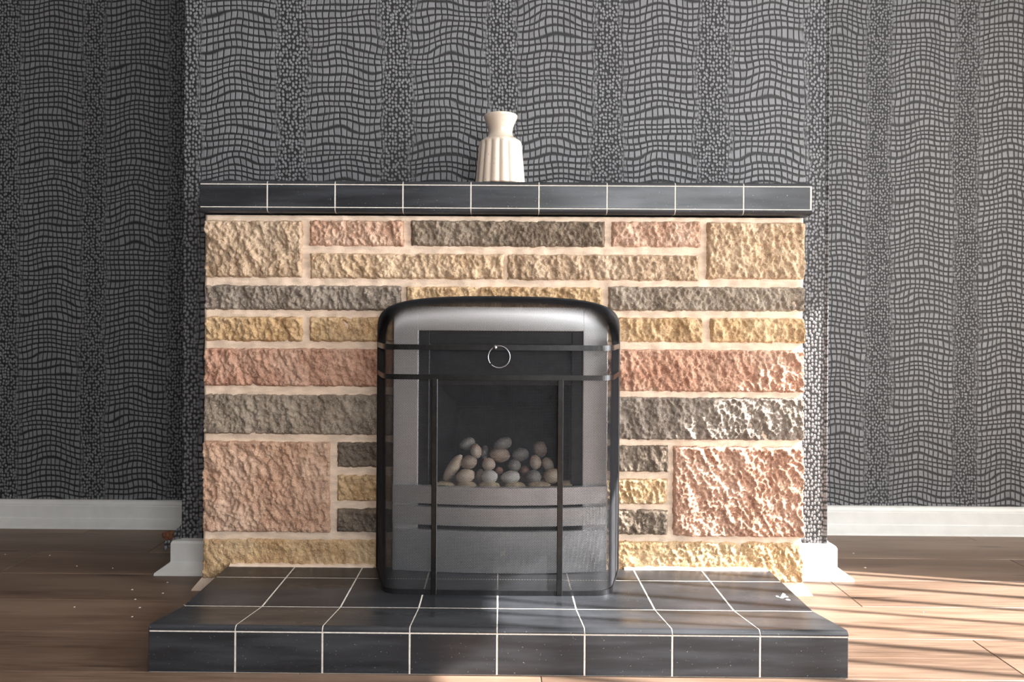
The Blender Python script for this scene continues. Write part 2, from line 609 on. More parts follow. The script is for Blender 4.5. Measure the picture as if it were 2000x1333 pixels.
tag(sweep('baseboard_chimney_right', SK2, [(SR - 0.004, YC), (CR, YC), (CR, YB)], [(0, -1), (1, -1), (1, 0)], WHITE), 'short white skirting return at the sunlit chimney corner', 'skirting', kind='structure')

# ------------------------------------------------------------------ stone fire surround
sur = empty('fireplace_surround', None, 'fireplace surround of rough sandstone blocks in beige, pink, grey and yellow', 'fireplace')
sur.location = (0, 0, 0)
MZ = P(980, 423, 0).z                      # top of the stonework
OL, OR = -0.212, 0.212
HB = 0.031


def mortar():
    """pointing behind and between the stones, slightly uneven"""
    bm = bmesh.new()
    ym = 0.0
    add_box(bm, (SL + 0.002, ym + 0.008, HB), (OL, YC, MZ))
    add_box(bm, (OR, ym + 0.008, HB), (SR - 0.002, YC, MZ))
    add_box(bm, (OL, ym + 0.008, OPZ), (OR, YC, MZ))
    o = bm_obj('mortar_bed', bm, MORTAR, sur)
    # pointed face as an uneven sheet
    v, f = [], []
    st = 0.006
    nx, nz = int((SR - SL) / st), int((MZ - HB) / st)
    for j in range(nz + 1):
        for i in range(nx + 1):
            x = SL + 0.001 + (SR - SL - 0.002) * i / nx
            z = HB + (MZ - HB) * j / nz
            q = Vector((x, 3.0, z))
            v.append((x, 0.0015 + 0.0026 * noise.noise(q * 45) + 0.0012 * noise.noise(q * 160), z))
    keep = lambda x, z: not (OL - 0.005 < x < OR + 0.005 and z < OPZ + 0.005)
    for j in range(nz):
        for i in range(nx):
            a = j * (nx + 1) + i
            cx = SL + (SR - SL) * (i + 0.5) / nx
            cz = HB + (MZ - HB) * (j + 0.5) / nz
            if keep(cx, cz):
                f.append([a, a + 1, a + nx + 2, a + nx + 1])
    me = mesh_obj('mortar_pointing', v, f, MORTAR, sur, True)
    md = me.modifiers.new('t', 'SOLIDIFY')
    md.thickness = 0.010
    md.offset = -1


mortar()


def stone(kind, x0, y0, x1, y1, seed, ends='', relief=1.0):
    c = P((x0 + x1) / 2, (y0 + y1) / 2, 0)
    X0, X1 = P(x0, (y0 + y1) / 2, 0).x, P(x1, (y0 + y1) / 2, 0).x
    Z1, Z0 = P((x0 + x1) / 2, y0, 0).z, P((x0 + x1) / 2, y1, 0).z
    if 'l' in ends:
        X0 = P(x0, (y0 + y1) / 2, -0.004).x
    if 'L' in ends:
        X0 = OR + 0.001
    if 'R' in ends:
        X1 = OL - 0.001
    st = 0.0025
    nx, nz = max(4, int((X1 - X0) / st)), max(4, int((Z1 - Z0) / st))
    cx, cz = (X0 + X1) / 2, (Z0 + Z1) / 2
    sv = Vector((seed * 7.31, seed * 3.17, seed * 1.73))
    tilt = (noise.noise(sv) * 0.02, noise.noise(sv + Vector((5, 5, 5))) * 0.03)
    v, f = [], []
    for j in range(nz + 1):
        for i in range(nx + 1):
            x = X0 + (X1 - X0) * i / nx
            z = Z0 + (Z1 - Z0) * j / nz
            p = Vector((x, z, 0)) + sv
            # sloping chisel strokes: domain turned about 25 degrees
            q = Vector((x * 0.9 + z * 0.42, z * 0.9 - x * 0.42, 0))
            q = Vector((q.x * 1.35, q.y * 0.75, 0)) + sv
            h = 0.0068 * noise.noise(q * 24) + 0.0056 * noise.noise(q * 62)
            rd = 1 - abs(noise.noise(q * 95 + Vector((3, 1, 0))))
            h += 0.0058 * (rd - 0.6) + 0.0042 * noise.noise(p * 150) + 0.0030 * noise.noise(p * 290)
            h *= relief
            de = min(x - X0 if 'l' not in ends and 'L' not in ends else 9, X1 - x if 'r' not in ends and 'R' not in ends else 9, z - Z0, Z1 - z)
            de += 0.0016 * noise.noise(p * 120)
            k = max(0.0, min(1.0, de / 0.0055))
            k = k * k * (3 - 2 * k)
            y = -(0.0060 * relief + h + relief * (tilt[0] * (x - cx) + tilt[1] * (z - cz))) * k + 0.0036 * (1 - k)
            bx = bz = 0.0
            if i in (0, nx):
                bx = 0.0018 * noise.noise(p * 90) + 0.0012 * noise.noise(p * 230)
            if j in (0, nz):
                bz = 0.0020 * noise.noise(p * 75) + 0.0012 * noise.noise(p * 220)
            v.append((x - cx + bx, y, z - cz + bz))
    for j in range(nz):
        for i in range(nx):
            a = j * (nx + 1) + i
            f.append([a, a + 1, a + nx + 2, a + nx + 1])
    ring = [i for i in range(nx + 1)] + [j * (nx + 1) + nx for j in range(1, nz + 1)] \
        + [nz * (nx + 1) + i for i in range(nx - 1, -1, -1)] + [j * (nx + 1) for j in range(nz - 1, 0, -1)]
    depth = YC - 0.001 if any(e in ends for e in 'lr') else 0.085
    b0 = len(v)
    for a in ring:
        v.append((v[a][0], depth, v[a][2]))
    m = len(ring)
    for k in range(m):
        f.append([ring[(k + 1) % m], ring[k], b0 + k, b0 + (k + 1) % m])
    f.append([b0 + k for k in range(m)])
    o = mesh_obj('stone', v, f, STONE[kind], sur, False, (cx, 0, cz))
    sm = [True] * (nx * nz) + [False] * (m + 1)
    o.data.polygons.foreach_set('use_smooth', sm)


stones = [
    ('beige', 402, 430, 592, 543, 'l'), ('pink', 604, 430, 790, 482, ''), ('dark', 802, 431, 1182, 483, ''),
    ('pink', 1193, 432, 1370, 484, ''), ('beige', 1379, 434, 1570, 547, 'r'),
    ('beige', 605, 495, 986, 546, ''), ('beige', 990, 497, 1366, 549, ''),
    ('grey', 402, 557, 785, 607, 'l'), ('yellow', 793, 560, 1176, 611, ''), ('grey', 1187, 560, 1569, 609, 'r'),
    ('yellow', 402, 618, 592, 668, 'l'), ('yellow', 604, 619, 800, 669, 'R'),
    ('yellow', 1160, 620, 1374, 670, 'L'), ('yellow', 1386, 621, 1569, 671, 'r'),
    ('red', 401, 680, 790, 756, 'lR'), ('red', 1180, 683, 1569, 767, 'Lr'),
    ('grey', 399, 770, 790, 850, 'lR'), ('grey', 1180, 776, 1568, 861, 'Lr'),
    ('pink', 397, 862, 646, 1041, 'l'), ('dark', 658, 864, 790, 914, 'R'), ('yellow', 658, 928, 790, 980, 'R'), ('dark', 658, 993, 790, 1041, 'R'),
    ('dark', 1180, 869, 1307, 923, 'L'), ('yellow', 1180, 935, 1304, 986, 'L'), ('dark', 1180, 995, 1305, 1046, 'L'), ('red', 1313, 872, 1567, 1050, 'r'),
    ('yellow', 396, 1053, 790, 1133, 'lR'), ('yellow', 1180, 1058, 1566, 1139, 'Lr'),
]
for i, (k, a, b, c, d, e) in enumerate(stones):
    stone(k, a, b, c, d, i + 1, e, 0.6 if b > 1052 else 1.0)

# painted foot under the stonework at either side
for s, xo in ((-1, SL), (1, SR)):
    pr = [(xo + s * 0.026, 0), (xo + s * 0.023, 0.005), (xo + s * 0.001, HB), (xo - s * 0.10, HB), (xo - s * 0.10, 0)]
    n = len(pr)
    v = [(x, -0.002, z) for x, z in pr] + [(x, YC - 0.05, z) for x, z in pr]
    f = [list(range(n)), list(range(n, 2 * n))[::-1]] + [[i, (i + 1) % n, n + (i + 1) % n, n + i] for i in range(n)]
    o = mesh_obj('plinth', v, f, CREAM, sur)
    o['label'] = 'cream painted foot under the stonework'

# ------------------------------------------------------------------ mantel shelf
man = empty('mantel_shelf', None, 'mantel shelf faced with glossy black tiles and white grout', 'mantel')
ML, MR = P(390, 385, -0.016).x, P(1586, 388, -0.016).x
MT, MB = P(980, 355.6, -0.010).z, P(980, 418, -0.010).z
ZG1, ZG0 = P(980, 362, -0.016).z, P(980, 407.5, -0.016).z
YM = -0.0165
pit = (MR - ML) / 9
g = 0.0011


def rnd_prof(yf, yb, z0, z1, r, top=True):
    pts = []
    n = 6
    if top:
        for i in range(n + 1):
            a = math.pi / 2 * i / n
            pts.append((yf + r - r * math.cos(a), z1 - r + r * math.sin(a)))
        return [(yb, z0), (yf, z0)] + pts + [(yb, z1)]
    for i in range(n + 1):
        a = math.pi / 2 * i / n
        pts.append((yf + r - r * math.sin(a), z0 + r - r * math.cos(a)))
    return [(yb, z0)] + pts + [(yf, z1), (yb, z1)]


up = [q for q in rnd_prof(YM - 0.0001, YC - 0.001, ZG1, MT - 0.0004, 0.0075)[1:]]
lo = [q for q in rnd_prof(YM - 0.0001, YC - 0.001, MB + 0.0004, ZG0, 0.010, False)[:-1]]
extrude_x('grout_bed', lo + [(YM + 0.0004, ZG0), (YM + 0.0004, ZG1)] + up, ML + 0.002, MR - 0.0004, GROUT, man)
for i in range(9):
    xa, xb = ML + i * pit + (g if i else 0), ML + (i + 1) * pit - (g if i < 8 else 0.0038)
    o = box('front_tile', (xa, YM, ZG0 + g), (xb, YM + 0.008, ZG1 - g), TILE, man, 0.0007)
    xb2 = ML + (i + 1) * pit - (g if i < 8 else 0.0)
    extrude_x('top_tile', rnd_prof(YM - 0.0005, YC - 0.001, ZG1 + g * 0.6, MT, 0.0075), xa, xb2, TILE, man)
    extrude_x('bottom_tile', rnd_prof(YM - 0.0005, YC - 0.001, MB, ZG0 - g * 0.6, 0.010, False), xa, xb2, TILE, man)
box('end_tile', (ML - 0.0012, YM + 0.001, ZG0 + g), (ML + 0.003, YC - 0.001, ZG1 - g), TILE, man, 0.0006)
box('end_tile', (MR - 0.003, YM + 0.0035, ZG0 + g), (MR + 0.0006, YC - 0.001, ZG1 - g), TILE, man, 0.0006)

# ------------------------------------------------------------------ hearth
hea = empty('hearth', None, 'raised hearth of glossy black tiles with white grout lines', 'hearth')
HL, HR = -0.617, 0.6135
YHF = -0.377
YHB = -0.0122                             # hearth stops at the stone faces
ZF, ZL = 0.061, 0.083                      # flat top and raised front lip
Y1, Y2 = -0.2365, -0.0805                  # lip row ends, full row ends
hp = (HR - HL) / 8
ZS = 0.0735                                # joint between face tiles and the lip
bed = [(YHF + 0.0005, 0.001), (YHF + 0.0005, ZS)] + [(YHF - 0.0001 + 0.0075 - 0.0072 * math.cos((math.pi / 2 + 0.1) * i / 7), ZL - 0.0079 + 0.0075 * math.sin((math.pi / 2 + 0.1) * i / 7)) for i in range(8)] + [(Y1, ZF - 0.0003), (YHB, ZF - 0.0003), (YHB, 0.001)]
extrude_x('grout_bed', bed, HL + 0.002, HR - 0.002, GROUT, hea)
th = math.atan2(ZL - ZF, Y1 - YHF)


def lip_prof():
    r = 0.0075
    pts = []
    cy, cz = YHF - 0.0005 + r, ZL - r
    for i in range(8):
        a = (math.pi / 2 + 0.1) * i / 7
        pts.append((cy - r * math.cos(a), cz + r * math.sin(a)))
    return [(YHF - 0.0005, ZS + 0.0012)] + pts + [(Y1 - 0.0012, ZF), (Y1 - 0.0012, ZF - 0.006), (YHF + 0.012, ZS + 0.0012)]


for i in range(8):
    xa, xb = HL + i * hp + (g if i else 0), HL + (i + 1) * hp - (g if i < 7 else 0)
    box('face_tile', (xa, YHF, 0.001), (xb, YHF + 0.008, ZS - 0.0012), TILE, hea, 0.0009)
    extrude_x('lip_tile', lip_prof(), xa, xb, TILE, hea)
    box('floor_tile', (xa, Y1 + 0.0012, ZF - 0.008), (xb, Y2 - 0.0010, ZF), TILE, hea, 0.0007)
    box('back_tile', (xa, Y2 + 0.0010, ZF - 0.008), (xb, YHB, ZF), TILE, hea, 0.0007)
for xo, s in ((HL, 1), (HR, -1)):
    for ya, yb in ((YHF + 0.009, Y1 - g), (Y1 + g, Y2 - g), (Y2 + g, YHB)):
        xa, xb = sorted((xo - s * 0.0002, xo + s * 0.006))
        box('side_tile', (xa, ya, 0.001), (xb, yb, ZF - 0.0095), TILE, hea, 0.0006)
# smear of white paint on the hearth, and the mortar fillet where it meets the stone
c = P(1532, 1166, -0.15)
k = (ZF - CAM.z) / (c.z - CAM.z)
c = CAM + (c - CAM) * k
bm = bmesh.new()
for i in range(9):
    a, r = rng.uniform(0, 6.28), rng.uniform(0, 0.013)
    px, py = c.x + math.cos(a) * r * 1.2, c.y + math.sin(a) * r * 1.6
    s = rng.uniform(0.002, 0.0055)
    vs_ = [bm.verts.new((px + s * rng.uniform(0.6, 1.3) * math.cos(t), py + s * rng.uniform(0.7, 1.6) * math.sin(t), ZF + 0.0004 + i * 0.00002)) for t in np.linspace(0, 2 * math.pi, 8)[:-1]]
    bm.faces.new(vs_)
o = bm_obj('paint_smear', bm, mat_plain('paint_smear', (0.55, 0.56, 0.57), 0.7), hea)
o['label'] = 'smear of white paint on a hearth tile'
for xa, xb in ((HL + 0.004, -0.285), (0.285, HR - 0.004)):
    bm = bmesh.new()
    n = 70
    rows = []
    for i in range(n + 1):
        x = xa + (xb - xa) * i / n
        q = 0.006 + 0.0035 * noise.noise(Vector((x * 60, 1, 2)))
        rows.append([bm.verts.new(p) for p in ((x, 0.004, 0.001), (x, YHB, 0.001), (x, YHB, ZF), (x, YHB - 0.001 - q * 0.4, ZF), (x, YHB + 0.002, ZF + q * 0.6), (x, 0.004, ZF + q))])
    for i in range(n):
        for j in range(6):
            bm.faces.new((rows[i][j], rows[i][(j + 1) % 6], rows[i + 1][(j + 1) % 6], rows[i + 1][j]))
    bm.faces.new(rows[0])
    bm.faces.new(rows[-1][::-1])
    bm_obj('mortar_fillet', bm, CREAM, sur)

# ------------------------------------------------------------------ gas fire
fire = empty('gas_fire', None, 'inset gas fire with satin steel trim and bowed front bars behind the mesh screen', 'gas fire')
YT = -0.0300
YTB = -0.0194                              # back of the trim, on the stone faces
tx0, tx1 = P(768, 780, YT).x, P(1187, 780, YT).x
ix0, ix1 = P(817, 780, YT).x, P(1138, 780, YT).x
tz1, iz1 = P(977, 600, YT).z, P(977, 647, YT).z
bm = bmesh.new()
add_box(bm, (tx0, YT, ZF), (ix0, YTB, tz1), 0.002, 2)
add_box(bm, (ix1, YT, ZF), (tx1, YTB, tz1), 0.002, 2)
add_box(bm, (ix0 - 0.003, YT, iz1), (ix1 + 0.003, YTB, tz1), 0.002, 2)
bm_obj('steel_trim', bm, STEEL, fire)
# black inner frame and canopy
jx0, jx1 = ix0 + 0.024, ix1 - 0.024
jz = P(977, 704, 0.0).z
bm = bmesh.new()
add_box(bm, (ix0, -0.022, ZF), (jx0, 0.03, iz1), 0.0015)
add_box(bm, (jx1, -0.022, ZF), (ix1, 0.03, iz1), 0.0015)
add_box(bm, (jx0, -0.022, iz1 - 0.030), (jx1, 0.03, iz1), 0.0015)
bm_obj('inner_frame', bm, BLACKM, fire)
hz0, hz1 = P(977, 752, -0.01).z, iz1 - 0.030
v = [(jx0, 0.012, hz1), (jx1, 0.012, hz1), (jx1, -0.014, hz0 + 0.008), (jx0, -0.014, hz0 + 0.008), (jx1, -0.012, hz0), (jx0, -0.012, hz0), (jx1, 0.03, hz0 + 0.012), (jx0, 0.03, hz0 + 0.012), (jx0, 0.03, hz1), (jx1, 0.03, hz1)]
mesh_obj('canopy', v, [[0, 3, 2, 1], [3, 5, 4, 2], [5, 7, 6, 4], [7, 8, 9, 6], [8, 0, 1, 9], [0, 8, 7, 5, 3], [1, 2, 4, 6, 9]], BLACKM, fire)
# fire box lining
bx0, bx1, yb = -0.109, 0.114, 0.190
bz = P(977, 795, yb).z
zb = 0.20
v = [(jx0, 0.03, zb), (jx1, 0.03, zb), (jx0, 0.03, hz0 + 0.02), (jx1, 0.03, hz0 + 0.02),
     (bx0, yb, zb), (bx1, yb, zb), (bx0, yb, bz), (bx1, yb, bz)]
mesh_obj('fire_back', [v[i] for i in (4, 5, 7, 6)], [[0, 1, 2, 3]], FIREBRICK, fire)
mesh_obj('throat_panel', [v[i] for i in (6, 7, 3, 2)], [[0, 1, 2, 3]], SOOT, fire)
mesh_obj('side_cheek', [v[i] for i in (0, 4, 6, 2)], [[0, 1, 2, 3]], FIREBRICK, fire)
mesh_obj('side_cheek', [v[i] for i in (5, 1, 3, 7)], [[0, 1, 2, 3]], FIREBRICK, fire)
# rib round the back panel
bm = bmesh.new()
add_box(bm, (bx0 + 0.004, yb - 0.006, zb), (bx0 + 0.010, yb, bz), 0.001)
add_box(bm, (bx1 - 0.010, yb - 0.006, zb), (bx1 - 0.004, yb, bz), 0.001)
add_box(bm, (bx0 + 0.004, yb - 0.006, bz - 0.008), (bx1 - 0.004, yb, bz), 0.001)
bm_obj('back_panel_rib', bm, FIREBRICK, fire)
# sealed metal casing round the lining
bm = bmesh.new()
add_box(bm, (OPX0 + 0.002, 0.010, ZF), (OPX0 + 0.006, 0.30, OPZ - 0.002))
add_box(bm, (OPX1 - 0.006, 0.010, ZF), (OPX1 - 0.002, 0.30, OPZ - 0.002))
add_box(bm, (OPX0 + 0.002, 0.296, ZF), (OPX1 - 0.002, 0.30, OPZ - 0.002))
add_box(bm, (OPX0 + 0.002, 0.010, OPZ - 0.006), (OPX1 - 0.002, 0.30, OPZ - 0.002))
bm_obj('casing', bm, SOOT, fire)
# ceramic bed: a tray with rounded lumps along its front
BEDZ = P(977, 947, -0.005).z
bm = bmesh.new()
add_box(bm, (jx0 + 0.002, -0.016, zb - 0.03), (jx1 - 0.002, 0.15, BEDZ - 0.012), 0.004)
o = bm_obj('ceramic_tray', bm, CERAMIC, fire)
for (px, py, rw) in ((866, 949, 22), (911, 949, 19), (956, 949, 20), (1006, 950, 20), (1053, 948, 22), (1108, 947, 14)):
    c = P(px, py, -0.008)
    bm = bmesh.new()
    bmesh.ops.create_icosphere(bm, subdivisions=3, radius=1)
    for q in bm.verts:
        n0 = 1 + 0.12 * noise.noise(q.co * 2.3 + Vector((px, 0, 0)))
        q.co = Vector((q.co.x * rw * 0.00117, q.co.y * 0.018, q.co.z * 0.009)) * n0
    bm_obj('ceramic_lump', bm, CERAMIC, o, True, c)


def bowed(name, x0, x1, z0, z1, ybase, bow, th_, mat, lean=0.0, bev=0.0012):
    n = 36
    bm = bmesh.new()
    rows = []
    xm, hw = (x0 + x1) / 2, (x1 - x0) / 2
    for i in range(n + 1):
        x = x0 + (x1 - x0) * i / n
        y = ybase - bow * (1 - ((x - xm) / hw) ** 2)
        pr = [(y + th_, z0), (y + bev + lean, z0), (y + lean, z0 + bev), (y, z1 - bev), (y + bev, z1), (y + th_, z1)]
        rows.append([bm.verts.new((x, a, b)) for a, b in pr])
    k = 6
    for i in range(n):
        for j in range(k):
            bm.faces.new((rows[i][j], rows[i][(j + 1) % k], rows[i + 1][(j + 1) % k], rows[i + 1][j]))
    bm.faces.new(rows[0])
    bm.faces.new(rows[-1][::-1])
    return bm_obj(name, bm, mat, fire, False)


zc = lambda y, Y: P(977, y, Y).z
bowed('upper_front_bar', tx0, tx1, zc(986, -0.05), zc(951, -0.05), -0.0335, 0.028, 0.012, STEEL)
bowed('lower_front_bar', tx0, tx1, zc(1028, -0.05), zc(992, -0.05), -0.0335, 0.025, 0.012, STEEL)
box('bar_gap_shade', (OPX0 + 0.002, -0.021, ZF), (OPX1 - 0.002, -0.014, zc(953, -0.02)), BLACKM, fire)  # black plate added behind the bars so their gaps look shadowed
bowed('lower_panel', tx0 + 0.004, tx1 - 0.004, ZF + 0.001, zc(1037, -0.045), -0.0335, 0.020, 0.010, STEEL, 0.004)
bm = bmesh.new()
c = zc(1079, -0.045)
cx = P(981, 1079, -0.045).x
vv = [bm.verts.new(q) for q in ((cx - 0.007, -0.0525, c - 0.004), (cx + 0.006, -0.0525, c - 0.008), (cx + 0.004, -0.0525, c + 0.008))]
bm.faces.new(vv)
o = bm_obj('paper_scrap', bm, GROUT, fire)
md = o.modifiers.new('t', 'SOLIDIFY')
md.thickness = 0.002

# ------------------------------------------------------------------ pebbles on the fire bed
PEB = {
    'grey': mat_pebble('pebble_grey', (0.15, 0.14, 0.135, 1), (0.30, 0.28, 0.265, 1), (0.45, 0.43, 0.41, 1)),
    'orange': mat_pebble('pebble_orange', (0.50, 0.20, 0.085, 1), (0.60, 0.48, 0.38, 1), (0.72, 0.66, 0.60, 1), 30),
    'brown': mat_pebble('pebble_brown', (0.22, 0.14, 0.10, 1), (0.40, 0.29, 0.22, 1), (0.55, 0.46, 0.39, 1)),
    'white': mat_pebble('pebble_white', (0.46, 0.41, 0.37, 1), (0.68, 0.64, 0.60, 1), (0.78, 0.75, 0.72, 1)),
    'tan': mat_pebble('pebble_tan', (0.50, 0.33, 0.20, 1), (0.66, 0.52, 0.39, 1), (0.74, 0.66, 0.56, 1), 26),
    'dark': mat_pebble('pebble_dark', (0.035, 0.033, 0.032, 1), (0.07, 0.065, 0.06, 1), (0.60, 0.56, 0.52, 1), 24),
    'red': mat_pebble('pebble_red', (0.30, 0.10, 0.06, 1), (0.38, 0.16, 0.10, 1), (0.45, 0.27, 0.2, 1)),
}
peb = [  # zoom x, y, half width, half height, depth, turn, kind, label
    (490, 250, 108, 78, 0.062, 20, 'grey', 'smooth grey pebble leaning on the fire back above the tan slab'),
    (598, 345, 74, 98, 0.040, 10, 'orange', 'orange and white striped pebble standing beside the black one'),
    (705, 360, 52, 92, 0.050, -8, 'dark', 'black pebble with a white band, upright in the pile'),
    (505, 490, 108, 92, 0.022, 15, 'brown', 'brown pebble with a pale end resting on the tan rounded one'),
    (762, 515, 88, 85, 0.022, -20, 'orange', 'orange-cheeked pebble resting on the round white one'),
    (950, 250, 125, 80, 0.066, 22, 'grey', 'long grey pebble on the very top of the pile'),
    (908, 392, 132, 98, 0.042, -6, 'brown', 'broad pinkish brown pebble under the topmost grey one'),
    (1180, 390, 108, 86, 0.048, 5, 'grey', 'round grey pebble beside the broad pinkish one'),
    (1432, 322, 90, 108, 0.060, 12, 'brown', 'dull brown oval pebble at the back beside the firebox cheek'),
    (1098, 535, 82, 88, 0.030, 0, 'grey', 'small shaded grey pebble above the long white one'),
    (1372, 492, 76, 98, 0.024, 8, 'orange', 'upright pale orange pebble below the dull brown oval'),
    (1535, 525, 74, 105, 0.036, 24, 'tan', 'tall tan pebble slanting against the firebox cheek'),
    (460, 672, 128, 92, 0.000, 10, 'tan', 'large tan rounded pebble on the bed next to the tan slab'),
    (775, 677, 108, 88, -0.002, 0, 'white', 'round white pebble with a dimple on the ceramic bed'),
    (1050, 687, 130, 86, 0.000, 6, 'white', 'long white and grey pebble on the ceramic bed'),
    (1352, 682, 98, 88, 0.002, -5, 'grey', 'grey shiny pebble on the bed under the pale orange one'),
    (1590, 668, 116, 98, 0.002, 10, 'tan', 'tan pebble with a dark pit behind the screen upright'),
    (295, 565, 75, 205, 0.020, 33, 'tan', 'long tan slab of stone leaning beside the pile'),
    (900, 600, 50, 50, 0.030, 0, 'red', 'small rust-red pebble deep in the middle of the pile'),
    (1232, 600, 62, 62, 0.030, 0, 'red', 'small reddish pebble tucked behind the grey shiny one'),
    (655, 670, 60, 92, 0.022, 0, 'brown', 'brown pebble half hidden behind the round white one'),
]
for i, (zx, zy, hw, hh, dep, turn, kind, lab) in enumerate(peb):
    px, py = 840 + zx / 6.667, 830 + zy / 6.667
    c = P(px, py, dep)
    s = (dep - CAM.y) / F_PX / 6.667
    bm = bmesh.new()
    bmesh.ops.create_icosphere(bm, subdivisions=3, radius=1)
    sv = Vector((i * 3.7, i * 1.9, 0.4))
    for q in bm.verts:
        n0 = 1 + 0.10 * noise.noise(q.co * 1.5 + sv) + 0.025 * noise.noise(q.co * 5 + sv)
        q.co = Vector((q.co.x * hw * s, q.co.y * min(hw, hh) * s * 1.05, q.co.z * hh * s)) * n0
    bmesh.ops.rotate(bm, verts=bm.verts, cent=(0, 0, 0), matrix=Matrix.Rotation(math.radians(turn), 3, 'Y' if turn < 30 or True else 'Y').transposed() if turn < 30 else Matrix.Rotation(math.radians(turn), 3, 'Y'))
    o = bm_obj('pebble', bm, PEB[kind], None, True, c)
    tag(o, lab, 'pebble', 'pebbles on the gas fire bed')

# ------------------------------------------------------------------ fire screen
scr = empty('fire_screen', None, 'black domed mesh fire screen standing on the hearth', 'fire screen')
XS0, XS1 = P(738.5, 850, -0.0345).x, P(1207, 850, -0.0345).x
XSM, HWS = (XS0 + XS1) / 2, (XS1 - XS0) / 2
YBK, YFR = -0.0345, -0.166
ZS0, ZS1 = ZF + 0.001, 0.578
ZTOP = P(977, 581.5, YBK).z


def plan_pts():
    pts = []
    hw = HWS
    fx = hw - 0.036                       # where the slanting side would meet the front
    side0, corner = Vector((hw, YBK)), Vector((fx, YFR))
    d1 = (side0 - corner).normalized()
    r = 0.034
    a, b = corner + d1 * r, corner - Vector((r, 0))
    for k in range(21):
        pts.append(side0.lerp(a, k / 20))
    for k in range(1, 13):
        t = k / 12
        pts.append((1 - t) ** 2 * a + 2 * t * (1 - t) * corner + t * t * b)
    n = 60
    mid = []
    for k in range(1, n):
        x = b.x * (1 - 2 * k / n)
        mid.append(Vector((x, YFR - 0.003 * (1 - (x / b.x) ** 2))))
    left = [Vector((-p.x, p.y)) for p in pts[::-1]]
    return [Vector((p.x + XSM, p.y)) for p in (pts + mid + left)][::-1]


PL = plan_pts()
acc = [0.0]
for a, b in zip(PL[:-1], PL[1:]):
    acc.append(acc[-1] + (b - a).length)
PLX, PLY, ACC = np.array([p.x for p in PL]), np.array([p.y for p in PL]), np.array(acc)
LEN = acc[-1]


def arch_z(x):
    q = np.clip(np.abs(x - XSM) / HWS, 0, 1)
    top = ZTOP - 0.011 * q ** 2
    return ZS1 + (top - ZS1) * (1 - q ** 5) ** 0.2


HOOD = 0.205                               # arc length of the hood at its middle


def surf(s, t, off=0.0):
    """s along the plan, t = height then distance over the hood; returns x, y, z arrays"""
    x, y = np.interp(s, ACC, PLX), np.interp(s, ACC, PLY)
    q = np.clip((t - ZS1) / HOOD, 0, 1) * math.pi / 2
    zt = arch_z(x)
    Yy = y + (YBK - y) * (0.55 * (1 - np.cos(q)) + 0.45 * np.sin(q))
    Zz = np.where(t <= ZS1, t, ZS1 + (zt - ZS1) * np.sin(q))
    return x, Yy, Zz


def build_mesh_cloth():
    pr, half = 0.00125, 0.0028
    rows = int((ZS1 - ZS0 + HOOD) / pr)
    cols = int(LEN / half)
    S = np.linspace(0, LEN, cols + 1)
    tri = np.where(np.arange(cols + 1) % 2 == 0, 1.0, -1.0) * pr * 0.5
    wd = 0.00028
    dx, dy = np.gradient(np.interp(S, ACC, PLX)), np.gradient(np.interp(S, ACC, PLY))
    ln = np.hypot(dx, dy)
    NX, NY = dy / ln, -dx / ln                 # outward in plan
    V, Fq = [], []
    base = 0
    for r in range(rows):
        t = ZS0 + (r + 0.5) * pr + (tri if r % 2 == 0 else -tri)
        q = np.clip((t - ZS1) / HOOD, 0, 1) * math.pi / 2
        we = wd * (1 + 0.9 * np.clip(np.sin(q) * 3, 0, 1))
        xa, ya, za = surf(S, t - we)
        xb, yb_, zb_ = surf(S, t + we)
        N = np.stack([NX * np.cos(q), NY * np.cos(q), np.sin(q)], 1) * (0.00032 * (1 + 1.3 * np.abs(NX)) + 0.00030 * np.sin(q))[:, None]
        lo = np.stack([xa, ya, za], 1) + N
        hi = np.stack([xb, yb_, zb_], 1) - N
        V.append(np.concatenate([lo, hi]))
        i = np.arange(cols)
        Fq.append(np.stack([base + i, base + i + 1, base + cols + 1 + i + 1, base + cols + 1 + i], 1))
        base += 2 * (cols + 1)
    V, Fq = np.concatenate(V).astype(np.float32), np.concatenate(Fq).astype(np.int32)
    me = bpy.data.meshes.new('wire_mesh')
    me.vertices.add(len(V))
    me.vertices.foreach_set('co', V.ravel())
    me.loops.add(Fq.size)
    me.loops.foreach_set('vertex_index', Fq.ravel())
    me.polygons.add(len(Fq))
    me.polygons.foreach_set('loop_start', np.arange(0, Fq.size, 4, dtype=np.int32))
    me.update(calc_edges=True)
    me.materials.append(MESHM)
    o = bpy.data.objects.new('wire_mesh', me)
    COL.objects.link(o)
    o.parent = scr
    o['kind'] = 'stuff'
    o['label'] = 'fine black expanded-metal mesh'


build_mesh_cloth()


def band(name, z0, z1, out, mat):
    bm = bmesh.new()
    rows = []
    n = len(PL)
    for i, p in enumerate(PL):
        a, b = PL[max(0, i - 1)], PL[min(n - 1, i + 1)]
        t = (b - a).normalized()
        nn = Vector((t.y, -t.x))
        if nn.y > 0 and abs(nn.y) > abs(nn.x):
            nn = -nn
        if (p.x - XSM) * nn.x < 0 and abs(nn.x) > abs(nn.y):
            nn = -nn
        o_ = p + nn * out
        i_ = p - nn * 0.0012
        rows.append([bm.verts.new(q) for q in ((i_.x, i_.y, z0), (o_.x, o_.y, z0), (o_.x, o_.y, z1), (i_.x, i_.y, z1))])
    for i in range(n - 1):
        for j in range(4):
            bm.faces.new((rows[i][j], rows[i][(j + 1) % 4], rows[i + 1][(j + 1) % 4], rows[i + 1][j]))
    bm.faces.new(rows[0])
    bm.faces.new(rows[-1][::-1])
    return bm_obj(name, bm, mat, scr)


